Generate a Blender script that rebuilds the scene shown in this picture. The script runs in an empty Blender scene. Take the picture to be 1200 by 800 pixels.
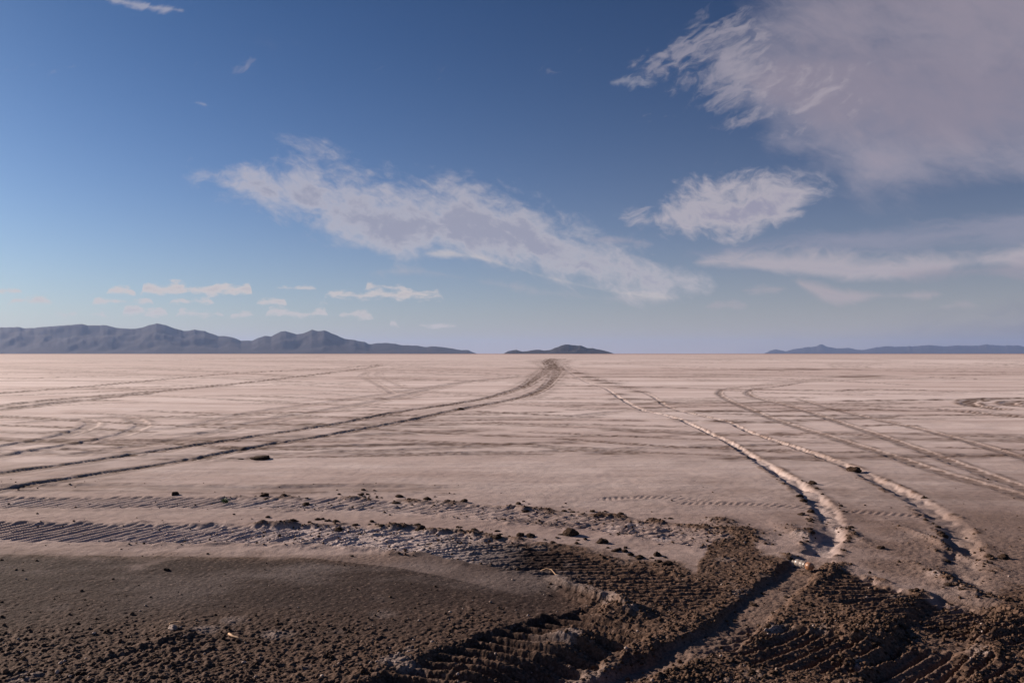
import bpy, bmesh, math, random, time
import numpy as np
from mathutils import Vector, Matrix, noise as mnoise

T0 = time.time()
random.seed(7)
rng = np.random.default_rng(11)
SC = bpy.context.scene
COL = SC.collection
R = math.radians

# ------------------------------------------------------------------ camera
FPX = 933.33                      # focal length in photo pixels (1200 wide) = 28 mm
CAM_H = 2.0
PITCH = math.atan(14.2 / FPX)     # horizon sits a little under the middle
cam = bpy.data.cameras.new('camera')
cam.sensor_width = 36.0
cam.lens = 28.0
cam.clip_start = 0.1
cam.clip_end = 400000.0
cam_ob = bpy.data.objects.new('camera', cam)
cam_ob.location = (0, 0, CAM_H)
cam_ob.rotation_euler = (math.pi / 2 + PITCH, 0, 0)
COL.objects.link(cam_ob)
SC.camera = cam_ob

# ------------------------------------------------------------------ light
SUN_EL = R(19.0)
SUN_AZ = R(-57.0)                 # measured from +Y towards +X (negative = to the left)
sun_dir = Vector((math.sin(SUN_AZ) * math.cos(SUN_EL), math.cos(SUN_AZ) * math.cos(SUN_EL), math.sin(SUN_EL)))
sl = bpy.data.lights.new('sun', 'SUN')
sl.energy = 5.0
sl.angle = R(0.53)
sl.color = (1.0, 0.81, 0.67)
so = bpy.data.objects.new('sun', sl)
so.rotation_euler = sun_dir.to_track_quat('Z', 'Y').to_euler()
so.location = (-30, 20, 30)
COL.objects.link(so)

SC.view_settings.view_transform = 'Standard'
SC.view_settings.look = 'None'
SC.view_settings.gamma = 1.0
SC.view_settings.exposure = 0.55
SC.render.engine = 'CYCLES'
SC.cycles.use_denoising = True
SC.cycles.max_bounces = 5
SC.cycles.diffuse_bounces = 2
SC.cycles.glossy_bounces = 2
SC.cycles.volume_bounces = 1
SC.cycles.use_adaptive_sampling = False


# ------------------------------------------------------------------ node helpers
class NT:
    def __init__(self, tree):
        self.t = tree
        self.n = tree.nodes
        self.l = tree.links

    def new(self, typ, **kw):
        nd = self.n.new(typ)
        for k, v in kw.items():
            setattr(nd, k, v)
        return nd

    def put(self, sock, v):
        if v is None:
            return
        if isinstance(v, bpy.types.NodeSocket):
            self.l.new(v, sock)
        else:
            sock.default_value = v

    def m(self, op, a, b=None, c=None, clamp=False):
        nd = self.new('ShaderNodeMath', operation=op, use_clamp=clamp)
        for i, v in enumerate((a, b, c)):
            self.put(nd.inputs[i], v)
        return nd.outputs[0]

    def step(self, v, lo, hi, o0=0.0, o1=1.0):
        nd = self.new('ShaderNodeMapRange', interpolation_type='SMOOTHSTEP')
        self.put(nd.inputs['Value'], v)
        for k, x in (('From Min', lo), ('From Max', hi), ('To Min', o0), ('To Max', o1)):
            self.put(nd.inputs[k], x)
        return nd.outputs['Result']

    def noise(self, vec, scale, detail=6.0, rough=0.55, dist=0.0, out='Fac'):
        nd = self.new('ShaderNodeTexNoise')
        self.put(nd.inputs['Vector'], vec)
        for k, x in (('Scale', scale), ('Detail', detail), ('Roughness', rough), ('Distortion', dist)):
            self.put(nd.inputs[k], x)
        return nd.outputs[out]

    def mix(self, f, a, b, blend='MIX'):
        nd = self.new('ShaderNodeMix', data_type='RGBA', blend_type=blend)
        self.put(nd.inputs[0], f)
        self.put(nd.inputs[6], a)
        self.put(nd.inputs[7], b)
        return nd.outputs[2]

    def xyz(self, x, y, z):
        nd = self.new('ShaderNodeCombineXYZ')
        for i, v in enumerate((x, y, z)):
            self.put(nd.inputs[i], v)
        return nd.outputs[0]

    def vmul(self, v, s):
        nd = self.new('ShaderNodeVectorMath', operation='MULTIPLY')
        self.put(nd.inputs[0], v)
        self.put(nd.inputs[1], s)
        return nd.outputs[0]

    def vadd(self, v, s):
        nd = self.new('ShaderNodeVectorMath', operation='ADD')
        self.put(nd.inputs[0], v)
        self.put(nd.inputs[1], s)
        return nd.outputs[0]

    def curve(self, v, pts):
        nd = self.new('ShaderNodeFloatCurve')
        c = nd.mapping.curves[0]
        nd.mapping.use_clip = False
        nd.mapping.extend = 'HORIZONTAL'
        pts = sorted(pts)
        while len(c.points) < len(pts):
            c.points.new(0.5, 0.5)
        for p, q in zip(c.points, pts):
            p.location = q
            p.handle_type = 'AUTO'
        nd.mapping.update()
        self.put(nd.inputs['Value'], v)
        return nd.outputs[0]


# ------------------------------------------------------------------ world: sky and clouds
SKY_STRENGTH = 0.05
world = bpy.data.worlds.new('World')
SC.world = world
world.use_nodes = True
W = NT(world.node_tree)
for nd in list(W.n):
    W.n.remove(nd)
sky = W.new('ShaderNodeTexSky', sky_type='NISHITA', sun_disc=False)
sky.sun_elevation = SUN_EL
sky.sun_rotation = SUN_AZ
sky.altitude = 0.0
sky.air_density = 0.8
sky.dust_density = 0.3
sky.ozone_density = 6.0
geo = W.new('ShaderNodeTexCoord')
DIRV = geo.outputs['Generated']
sep = W.new('ShaderNodeSeparateXYZ')
W.put(sep.inputs[0], DIRV)
dx, dy, dz = sep.outputs
yy = W.m('MAXIMUM', dy, 0.03)
az_t = W.m('DIVIDE', dx, yy)          # tangent of the bearing
el_t = W.m('DIVIDE', dz, yy)          # tangent of the height
front = W.step(dy, 0.05, 0.25)
zz = W.m('ADD', W.m('MAXIMUM', dz, 0.0), 0.07)
plane = W.xyz(W.m('DIVIDE', dx, zz), W.m('DIVIDE', dy, zz), 0.0)   # a level cloud deck seen from below
AX = W.m('MULTIPLY_ADD', az_t, 1 / 1.5, 0.5)
flat = W.xyz(az_t, el_t, 0.0)
rot = W.new('ShaderNodeVectorRotate', rotation_type='Z_AXIS')
W.put(rot.inputs['Vector'], flat)
rot.inputs['Angle'].default_value = R(24)
slant = W.vmul(rot.outputs[0], (1.0, 2.6, 1.0))     # streaks falling to the right
rot2 = W.new('ShaderNodeVectorRotate', rotation_type='Z_AXIS')
W.put(rot2.inputs['Vector'], flat)
rot2.inputs['Angle'].default_value = R(-30)
slant2 = W.vmul(rot2.outputs[0], (1.0, 2.8, 1.0))   # streaks rising to the right

def warped(vec, sc, amt):
    """push the lookup about so that fibres curl instead of running dead straight"""
    w = W.noise(vec, sc, 4.0, 0.6, 0.0, 'Color')
    return W.vadd(vec, W.vmul(W.vadd(w, (-0.5, -0.5, -0.5)), (amt, amt, 0.0)))


flat_w = warped(flat, 7.0, 0.10)
slant_w = warped(W.vmul(rot.outputs[0], (1.0, 2.0, 1.0)), 6.0, 0.14)
slant2_w = warped(W.vmul(rot2.outputs[0], (1.0, 2.1, 1.0)), 9.0, 0.10)
n_wisp = W.noise(slant_w, 13.0, 10.0, 0.64, 0.2)
n_fine = W.noise(W.vmul(flat_w, (1.0, 1.4, 1.0)), 52.0, 6.0, 0.62, 0.2)
n_soft = W.noise(W.vmul(flat_w, (1.0, 1.8, 1.0)), 5.0, 8.0, 0.56, 0.3)
n_low = W.noise(W.vmul(flat, (1.0, 2.2, 1.0)), 46.0, 6.0, 0.6, 0.2)
n_puff = W.noise(W.vmul(flat_w, (1.0, 1.7, 1.0)), 26.0, 8.0, 0.64, 0.2)
n_level = W.noise(W.vmul(flat_w, (1.0, 5.0, 1.0)), 7.0, 9.0, 0.6, 0.3)
n_flock = W.noise(slant2_w, 34.0, 7.0, 0.6, 0.25)
n_flock2 = W.noise(slant2_w, 12.0, 5.0, 0.55, 0.2)


def to_ax(px):
    return (px - 600) / FPX / 1.5 + 0.5


def to_el(py):
    return (414.2 - py) / FPX


FRINGE = (0.375, 0.345, 0.362, 1)      # sunlit edge
BODY = (0.225, 0.225, 0.282, 1)        # thick part, seen from its shaded side
WARM = (0.43, 0.385, 0.365, 1)
VEIL = (0.19, 0.168, 0.215, 1)


def cloud(skyin, upper, lower, soft, noises, opac, soft_lo=None, fringe=FRINGE, body=BODY, thick=(0.9, 2.6), full=1.3, raw=False, cap=2.6, bias=0.0):
    """one cloud between an upper and a lower outline (photo pixels of bearing and height), frayed by noise,
    laid over the sky; thin edges are sunlit, the thick middle is greyer"""
    def prep(pts, end):
        pts = sorted(pts)
        return [(to_ax(pts[0][0] - 14), to_el(pts[0][1] + end))] + [(to_ax(x), to_el(y)) for x, y in pts] + [(to_ax(pts[-1][0] + 14), to_el(pts[-1][1] + end))]
    up = W.curve(AX, prep(upper, 0 if raw else 40))
    lo = W.curve(AX, prep(lower, 0 if raw else -40))
    a = W.m('DIVIDE', W.m('SUBTRACT', up, el_t), soft / FPX)
    b = W.m('DIVIDE', W.m('SUBTRACT', el_t, lo), (soft_lo or soft) / FPX)
    d = W.m('MINIMUM', W.m('MINIMUM', a, b), cap)
    if bias:
        d = W.m('ADD', d, bias)
    for nz, amp in noises:
        d = W.m('ADD', d, W.m('MULTIPLY', W.m('SUBTRACT', nz, 0.5), amp))
    al = W.m('MULTIPLY', W.m('MULTIPLY', W.step(d, 0.0, full), opac), front)
    return W.mix(al, skyin, W.mix(W.step(d, thick[0], thick[1]), fringe, body))


def row(skyin, base, segs, opac, soft=5):
    """a row of small flat-based heaps far off"""
    up, last = [], None
    for x0, x1, top in segs:
        n_ = max(2, int((x1 - x0) / 16))
        up.append((x0 - 3, base + 14))
        for i in range(n_):
            up.append((x0 + 3 + (x1 - x0 - 6) * i / (n_ - 1), top + (base - top) * 0.45 * (((i * 7 + int(x0)) % 5) / 4.0)))
        up.append((x1 + 3, base + 14))
    up.sort()
    x_ = [p[0] for p in up]
    return cloud(skyin, up, [(x_[0], base), (x_[-1], base + 1)], soft, ((n_low, 4.2),), opac, soft, WARM, (0.37, 0.34, 0.34, 1), (0.8, 1.8), 1.2, True)


gam = W.new('ShaderNodeGamma')          # contrast curve: lens vignetting put into the sky colour, darker overhead
W.put(gam.inputs['Color'], sky.outputs[0])
gam.inputs['Gamma'].default_value = 1.5
skyc = W.vmul(gam.outputs[0], (SKY_STRENGTH * 0.48, SKY_STRENGTH * 0.455, SKY_STRENGTH * 0.362))
# dusty air low over the flats, the same all round
low_air = W.m('MULTIPLY', W.m('EXPONENT', W.m('DIVIDE', W.m('MAXIMUM', dz, 0.0), -0.105)), 0.86)
c = W.mix(low_air, skyc, (0.350, 0.288, 0.262, 1))
# thin high veil over the whole dome, so that the sky goes on behind the camera the same way
n_dome = W.noise(plane, 0.55, 8.0, 0.6, 0.8)
c_dome = W.m('MULTIPLY', W.step(n_dome, 0.56, 0.85), W.m('MULTIPLY', W.m('SUBTRACT', 1.0, front), 0.5))
c_thin = W.m('MULTIPLY', W.step(n_soft, 0.52, 0.85), 0.015)
c = W.mix(W.m('MAXIMUM', c_dome, c_thin), c, VEIL)
# big veil, upper right
c = cloud(c, [(840, 40), (900, -70), (1000, -180), (1300, -300)], [(840, 70), (920, 200), (1000, 240), (1060, 252), (1140, 238), (1300, 196)],
          130, ((n_soft, 1.9), (n_wisp, 1.3), (n_level, 0.8)), 0.68, 60, (0.28, 0.25, 0.285, 1), (0.24, 0.205, 0.24, 1), (0.7, 1.8), 1.9, False, 1.7)
c = cloud(c, [(890, 150), (960, 130), (1040, 120), (1120, 150), (1300, 150)], [(890, 170), (960, 205), (1040, 236), (1120, 226), (1300, 196)], 60, ((n_soft, 2.4), (n_wisp, 1.4)), 0.5, 34, (0.30, 0.268, 0.30, 1), (0.265, 0.235, 0.275, 1), (0.6, 1.6), 1.9, False, 1.4)
c = cloud(c, [(880, 10), (930, -10), (1000, -40), (1300, -60)], [(880, 20), (940, 60), (1010, 90), (1300, 60)], 60, ((n_soft, 3.0), (n_wisp, 1.6)), 0.42, 40, (0.25, 0.225, 0.265, 1), (0.22, 0.195, 0.235, 1), (0.6, 1.6), 1.9, False, 1.4)
# flock of small cloudlets on its edge
c = cloud(c, [(745, 66), (790, 36), (850, 10), (890, 26), (950, 70), (1000, 96), (1030, 104)], [(745, 88), (790, 108), (840, 142), (890, 148), (960, 124), (1030, 112)],
          40, ((n_flock, 5.0), (n_flock2, 5.0)), 0.55, None, (0.31, 0.275, 0.30, 1), (0.28, 0.25, 0.29, 1), (1.0, 3.0), 2.0)
# dim bank far off, lower right; lens vignetting is painted into its grey
c = cloud(c, [(860, 404), (960, 380), (1060, 358), (1150, 342), (1300, 330)], [(860, 440), (1000, 470), (1150, 480), (1300, 480)], 55, ((n_level, 1.2), (n_soft, 1.2)), 0.62, None, (0.150, 0.150, 0.190, 1), (0.120, 0.126, 0.170, 1), (0.4, 1.2), 1.4)
# smooth high bands, right
c = cloud(c, [(800, 296), (900, 274), (1000, 258), (1090, 252), (1300, 240)], [(800, 300), (900, 300), (1000, 304), (1100, 300), (1300, 292)], 26, ((n_level, 2.6),), 0.5, None, (0.235, 0.222, 0.275, 1), (0.215, 0.205, 0.26, 1))
c = cloud(c, [(812, 307), (830, 296), (870, 290), (960, 289), (1050, 296), (1140, 292), (1300, 282)], [(812, 309), (840, 316), (900, 325), (940, 330), (1000, 336), (1060, 330), (1140, 318), (1300, 300)],
          15, ((n_level, 2.4), (n_wisp, 1.2)), 0.85, 11, (0.325, 0.29, 0.31, 1), (0.235, 0.222, 0.27, 1))
c = cloud(c, [(1040, 318), (1090, 308), (1140, 306), (1300, 300)], [(1040, 322), (1090, 332), (1140, 328), (1300, 326)], 13, ((n_level, 2.6),), 0.6, None, (0.25, 0.222, 0.255, 1), (0.225, 0.205, 0.25, 1))
c = cloud(c, [(925, 326), (950, 324), (985, 331), (1040, 340), (1110, 342)], [(925, 328), (945, 344), (985, 360), (1030, 352), (1110, 346)], 11, ((n_wisp, 2.4),), 0.75, 9, (0.32, 0.275, 0.285, 1), (0.25, 0.225, 0.265, 1))
for up_, lo_ in (([(825, 358), (845, 351), (875, 352)], [(825, 362), (850, 366), (875, 362)]), ([(870, 338), (895, 332), (925, 336)], [(870, 342), (900, 347), (925, 340)]),
                 ([(1100, 358), (1118, 351), (1150, 356)], [(1100, 362), (1125, 364), (1150, 359)])):
    c = cloud(c, up_, lo_, 7, ((n_low, 2.4),), 0.45, None, (0.31, 0.27, 0.28, 1), (0.28, 0.25, 0.27, 1))
# lens cloud
c = cloud(c, [(735, 254), (770, 240), (790, 222), (815, 212), (850, 212), (875, 206), (910, 202), (950, 207), (975, 214)],
          [(735, 262), (780, 272), (830, 281), (870, 280), (905, 270), (930, 250), (950, 232), (975, 222)],
          26, ((n_soft, 1.6), (n_puff, 3.4), (n_fine, 1.4)), 0.84, 19, (0.335, 0.305, 0.33, 1), (0.235, 0.222, 0.28, 1), (1.2, 2.1), 1.5, False, 1.4, 0.42)
# the long main band
c = cloud(c, [(430, 316), (480, 310), (560, 322), (620, 330), (700, 342), (800, 345)], [(430, 320), (500, 326), (560, 336), (640, 350), (720, 356), (800, 352)], 14, ((n_wisp, 3.0),), 0.55, None, (0.33, 0.30, 0.31, 1), (0.29, 0.27, 0.30, 1))
c = cloud(c, [(215, 206), (260, 194), (330, 184), (400, 190), (470, 203), (560, 211), (610, 228), (650, 252), (700, 268), (740, 282), (790, 316), (830, 334)],
          [(215, 209), (250, 222), (300, 240), (345, 262), (420, 296), (500, 304), (560, 309), (620, 320), (680, 338), (740, 348), (790, 348), (830, 340)],
          40, ((n_soft, 2.2), (n_wisp, 3.6), (n_fine, 1.3)), 0.90, 26, FRINGE, BODY, (1.05, 1.75), 1.8, False, 1.5, 0.34)
c = cloud(c, [(690, 278), (720, 272), (745, 276), (765, 284)], [(690, 284), (720, 290), (745, 290), (765, 288)], 11, ((n_puff, 2.4),), 0.5, None, (0.29, 0.265, 0.30, 1), (0.27, 0.25, 0.29, 1))
c = cloud(c, [(500, 292), (560, 296), (610, 312), (660, 325), (720, 338), (790, 347)], [(500, 300), (560, 306), (610, 320), (660, 333), (720, 345), (790, 351)], 7, ((n_wisp, 2.6),), 0.5, None, WARM, (0.33, 0.29, 0.30, 1))
# far heaps, lower left
c = row(c, 345, [(-140, -100, 337), (-60, 30, 335), (122, 160, 332), (166, 296, 328)], 0.95)
c = row(c, 340, [(318, 372, 335), (425, 480, 331)], 0.8)
c = row(c, 351, [(380, 522, 336)], 0.9, 6)
c = row(c, 357, [(-120, -40, 350), (8, 64, 347), (105, 182, 347), (194, 252, 347), (298, 338, 351), (370, 388, 353)], 0.9)
c = row(c, 371, [(60, 140, 364), (140, 200, 356), (205, 262, 361), (268, 300, 365), (310, 386, 358)], 0.85)
c = row(c, 373, [(395, 440, 366)], 0.8)
c = row(c, 384, [(455, 484, 373), (484, 540, 378)], 0.85)
# scraps
c = cloud(c, [(118, -10), (150, -4), (200, 4), (212, 8)], [(118, -2), (150, 8), (200, 14), (212, 12)], 6, ((n_flock, 3.0),), 0.5)
c = cloud(c, [(716, 93), (740, 86), (768, 90)], [(716, 96), (740, 103), (768, 100)], 9, ((n_flock, 3.4),), 0.36)
c = cloud(c, [(226, 118), (232, 117), (242, 121)], [(226, 120), (232, 122), (242, 124)], 4, ((n_flock, 1.4),), 0.4)
c2 = c
bg = W.new('ShaderNodeBackground')
W.put(bg.inputs['Color'], c2)
bg.inputs['Strength'].default_value = 1.0
wo = W.new('ShaderNodeOutputWorld')
W.l.new(bg.outputs[0], wo.inputs['Surface'])


# ------------------------------------------------------------------ helpers
def tag(o, label=None, cat=None, group=None, kind=None):
    if label:
        o['label'] = label
    if cat:
        o['category'] = cat
    if group:
        o['group'] = group
    if kind:
        o['kind'] = kind
    return o


def link(name, me, parent=None):
    o = bpy.data.objects.new(name, me)
    COL.objects.link(o)
    if parent:
        o.parent = parent
    return o


def material(name):
    mt = bpy.data.materials.new(name)
    mt.use_nodes = True
    for nd in list(mt.node_tree.nodes):
        mt.node_tree.nodes.remove(nd)
    n = NT(mt.node_tree)
    out = n.new('ShaderNodeOutputMaterial')
    bs = n.new('ShaderNodeBsdfPrincipled')
    n.l.new(bs.outputs[0], out.inputs['Surface'])
    return mt, n, bs, out


def unproject(px, py):
    """photo pixel -> point on the ground"""
    vx = (px - 600) / FPX
    vy = (400 - py) / FPX
    c, s = math.cos(PITCH), math.sin(PITCH)
    fy, fz = c - vy * s, s + vy * c       # camera forward = +Y tilted up
    k = -CAM_H / fz
    return (vx * k, fy * k)


def ground_path(pts, step_px=6.0):
    """smooth path through photo points, returned on the ground"""
    P = np.array([unproject(*p) for p in pts])
    if len(P) == 2:
        q = np.linspace(0, 1, 24)[:, None]
        return P[:1] * (1 - q) + P[1:] * q
    A = np.array(pts, float)
    ext = np.vstack([2 * A[0] - A[1], A, 2 * A[-1] - A[-2]])
    out = []
    for i in range(1, len(ext) - 2):
        p0, p1, p2, p3 = ext[i - 1], ext[i], ext[i + 1], ext[i + 2]
        n = max(2, int(np.hypot(*(p2 - p1)) / step_px))
        for t in np.arange(n) / n:
            out.append(0.5 * (2 * p1 + (p2 - p0) * t + (2 * p0 - 5 * p1 + 4 * p2 - p3) * t * t + (3 * p1 - p0 - 3 * p2 + p3) * t ** 3))
    out.append(ext[-2])
    return np.array([unproject(x, max(y, 415.2)) for x, y in out])


# numpy noise
_perm = rng.permutation(4096).astype(np.int64)
_ang = rng.random(4096) * 2 * np.pi
_gx, _gy = np.cos(_ang).astype(np.float32), np.sin(_ang).astype(np.float32)


def _h(i, j, k=0):
    return _perm[(_perm[(i + k * 131) & 4095] + j) & 4095]


def perlin(x, y, k=0):
    x = np.asarray(x, np.float64)
    y = np.asarray(y, np.float64)
    xi = np.floor(x)
    yi = np.floor(y)
    fx = (x - xi).astype(np.float32)
    fy = (y - yi).astype(np.float32)
    xi = xi.astype(np.int64)
    yi = yi.astype(np.int64)
    u = fx * fx * fx * (fx * (fx * 6 - 15) + 10)
    v = fy * fy * fy * (fy * (fy * 6 - 15) + 10)
    r = []
    for a in (0, 1):
        for b in (0, 1):
            h = _h(xi + a, yi + b, k)
            r.append(_gx[h] * (fx - a) + _gy[h] * (fy - b))
    n0 = r[0] + (r[1] - r[0]) * v
    n1 = r[2] + (r[3] - r[2]) * v
    return (n0 + (n1 - n0) * u) * 1.5


def fbm(x, y, scale, octs, gain=0.5, k=0, spacing=None):
    tot = np.zeros(np.broadcast(x, y).shape, np.float32)
    a, s = 1.0, scale
    for o in range(octs):
        nn = perlin(x / s, y / s, k + o * 7) * a
        if spacing is not None:
            nn = nn * np.clip(s / (2.0 * spacing) - 0.5, 0, 1)
        tot += nn
        a *= gain
        s *= 0.5
    return tot


def lumps(x, y, cell, prob, k=0, warp=0.35):
    """scattered rounded clods: 0..1 height, random size, jittered cells"""
    wx = x + perlin(x / cell * 1.7, y / cell * 1.7, k + 3) * cell * warp * 0.6
    wy = y + perlin(x / cell * 1.7 + 50, y / cell * 1.7, k + 5) * cell * warp * 0.6
    gx = wx / cell
    gy = wy / cell
    ix = np.floor(gx).astype(np.int64)
    iy = np.floor(gy).astype(np.int64)
    best = np.zeros(np.shape(gx), np.float32)
    for a in (-1, 0, 1):
        for b in (-1, 0, 1):
            h1 = _h(ix + a, iy + b, k)
            h2 = _h(ix + a, iy + b, k + 9)
            h3 = _h(ix + a, iy + b, k + 17)
            ox = h1 / 4096.0
            oy = h2 / 4096.0
            rad = np.where(h3 / 4096.0 < prob, 0.25 + 0.6 * (h3 / 4096.0 / max(prob, 1e-6)), 0.0)
            d = np.hypot(ix + a + ox - gx, iy + b + oy - gy)
            q = np.clip(1 - (d / np.maximum(rad, 1e-4)) ** 2, 0, 1)
            best = np.maximum(best, (np.sqrt(q) * rad).astype(np.float32))
    return best


def sstep(x, a, b):
    t = np.clip((x - a) / (b - a), 0, 1)
    return t * t * (3 - 2 * t)


# ------------------------------------------------------------------ the ground sheet
# rows run away from the camera, closer together near it; columns fan out
PYM = np.arange(915.0, 415.0, -0.58)
ang = np.arctan((PYM - 400) / FPX) + PITCH * 0 - math.atan(14.2 / FPX)
Y_near = CAM_H / np.tan(ang)
Y_far = np.geomspace(Y_near[-1] * 1.18, 70000.0, 26)
y0 = Y_near[0]
Y_back = np.concatenate([-np.geomspace(2.0, 160, 14)[::-1] + y0 - 0.3, y0 - np.linspace(2.0, 0.03, 40)])
YS = np.concatenate([Y_back, Y_near, Y_far])
du = 1 / 790.0
U_in = np.arange(-0.73, 0.73, du)
U_out = 0.73 + np.geomspace(0.004, 40, 44)
US = np.concatenate([-U_out[::-1], U_in, U_out])
NR, NC = len(YS), len(US)
WID = np.maximum(YS, y0)
GX = US[None, :] * WID[:, None]
GX = np.sign(GX) * np.minimum(np.abs(GX), 80000.0 + np.abs(US[None, :]) * 40)
GY = np.repeat(YS[:, None], NC, 1)
SY = np.gradient(YS)[:, None]
SX = np.abs(np.gradient(GX, axis=1))
SP = np.maximum(np.broadcast_to(SY * 0.8, (NR, NC)), SX)           # sampling distance, drops detail finer than it
# bearing / depression of each vertex expressed in photo pixels (used to lay out soils measured in the photo)
PX = 600 + FPX * US[None, :] * np.ones((NR, 1))
PY = 414.2 + FPX * CAM_H / np.maximum(GY, 1.2)
row_near = int(np.searchsorted(YS, 90.0))

H = np.zeros((NR, NC), np.float32)
MUD = np.zeros((NR, NC), np.float32)       # 0 salt crust .. 1 brown mud
DAMP_VIGN = np.zeros((NR, NC), np.float32)      # greyer, damp crust, with lens vignetting painted in
CHURN = np.zeros((NR, NC), np.float32)     # torn-up, cloddy
WHITE = np.zeros((NR, NC), np.float32)     # fresh white salt, and the painted sunlight on the ridge crest
IDS = np.zeros((NR, NC), np.int16)         # which ground object a vertex belongs to

H += fbm(GX, GY, 9.0, 3, 0.5, 2, SP) * 0.018
H += fbm(GX, GY, 0.9, 3, 0.5, 21, SP) * 0.007
# streaky crust
st1 = fbm(GX * 0.16, GY, 3.0, 5, 0.62, 40, SP * 0.7)
st2 = fbm(GX * 0.25, GY, 60.0, 6, 0.6, 60, SP * 0.7)
st3 = fbm(GX * 0.3, GY, 700.0, 5, 0.6, 80, SP * 0.7)


def field(path, rad):
    """signed offset t (left +), run s for vertices within rad of a path -> (flat index, t, s)"""
    T = np.full((NR, NC), 1e9, np.float32)
    S = np.zeros((NR, NC), np.float32)
    seg = np.diff(path, axis=0)
    ln = np.hypot(seg[:, 0], seg[:, 1])
    s0 = np.concatenate([[0], np.cumsum(ln)])
    for i in range(len(seg)):
        L = ln[i]
        if L < 1e-6:
            continue
        (ax, ay), (bx, by) = path[i], path[i + 1]
        r_i = rad(0.5 * (ay + by)) if callable(rad) else rad
        ylo, yhi = min(ay, by) - r_i, max(ay, by) + r_i
        i0, i1 = np.searchsorted(YS, [ylo, yhi])
        i0, i1 = max(i0 - 1, 0), min(i1 + 1, NR)
        w0 = max(ylo, y0)
        w1 = max(yhi, y0)
        cand = [(min(ax, bx) - r_i) / w0, (min(ax, bx) - r_i) / w1, (max(ax, bx) + r_i) / w0, (max(ax, bx) + r_i) / w1]
        j0, j1 = np.searchsorted(US, [min(cand), max(cand)])
        j0, j1 = max(j0 - 1, 0), min(j1 + 1, NC)
        if i1 <= i0 or j1 <= j0:
            continue
        tx, ty = seg[i] / L
        rx = GX[i0:i1, j0:j1] - ax
        ry = GY[i0:i1, j0:j1] - ay
        al = rx * tx + ry * ty
        la = -rx * ty + ry * tx
        over = np.maximum(np.maximum(-al, al - L), 0)
        d = np.hypot(la, over)
        cur = T[i0:i1, j0:j1]
        better = d < np.abs(cur)
        sg = np.where(la < 0, -1.0, 1.0)
        cur[better] = (d * sg)[better]
        S[i0:i1, j0:j1][better] = (s0[i] + np.clip(al, 0, L))[better]
    lim = rad(GY) if callable(rad) else rad
    idx = np.nonzero((np.abs(T) < lim).ravel())[0]
    return idx, T.ravel()[idx], S.ravel()[idx], s0[-1]


Hf, Mf, Df, Cf, Wf, If = H.ravel(), MUD.ravel(), DAMP_VIGN.ravel(), CHURN.ravel(), WHITE.ravel(), IDS.ravel()
GXf, GYf, SPf, PYf, PXf = GX.ravel(), GY.ravel(), SP.ravel(), PY.ravel(), PX.ravel()

# ---- soils --------------------------------------------------------------
mud_edge = np.array([(-900, 642), (0, 641), (200, 644), (400, 648), (450, 650), (480, 642), (520, 628), (600, 630), (700, 641), (780, 655), (815, 664),
                     (835, 628), (872, 622), (890, 646), (930, 662), (968, 660), (1035, 677), (1090, 694), (1118, 709), (1140, 711), (1165, 698), (1250, 688), (2200, 680)], float)
edge = np.interp(PX, mud_edge[:, 0], mud_edge[:, 1])
wob = fbm(GX, GY, 0.9, 5, 0.6, 90, SP)
past = PY - edge
soft = np.interp(PX, [60, 340, 470, 900, 960, 1100, 1160, 1300], [26, 7, 6, 8, 6, 9, 26, 40])
MUD += sstep(past + wob * soft * 0.9, -soft * 0.35, soft)
left_flat = sstep(-(PX - 690), -40, 60) * sstep(past, 0, 14)         # smooth granular mud apron, lower left
rough_low = sstep(PY + wob * 16, 690, 765)                           # it gets rougher towards the camera
CHURN += sstep(past + wob * 6, 0, 12) * np.where(PX > 650, 0.34, 0) * sstep(PX, 650, 720)
CHURN += left_flat * (0.05 + 0.55 * rough_low)
DAMP_VIGN += 0.95 * sstep(PY + wob * 14 + 0.02 * (PX - 600), 458, 632)  # darker towards the camera: real dampness plus painted lens vignetting
MUD += 0.66 * sstep(PX + 120 * wob, 860, 1120) * sstep(PY + 18 * wob, 540, 650)
DAMP_VIGN += 0.25 * np.clip(st1 * 1.1, 0, 1) * sstep(PY, 430, 520)
# pale dusty drifts on the apron
WHITE += left_flat * np.clip(fbm(GX * 0.5, GY, 1.1, 4, 0.6, 111, SP) * 1.4 - 0.15, 0, 1) * sstep(-PY, -738, -660) * 0.16
If[:] = (past > 0).ravel().astype(np.int16)                          # 0 salt flat, 1 mud ground

# ---- tyre tracks --------------------------------------------------------
TRACKS = []      # (object id, label)


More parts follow.
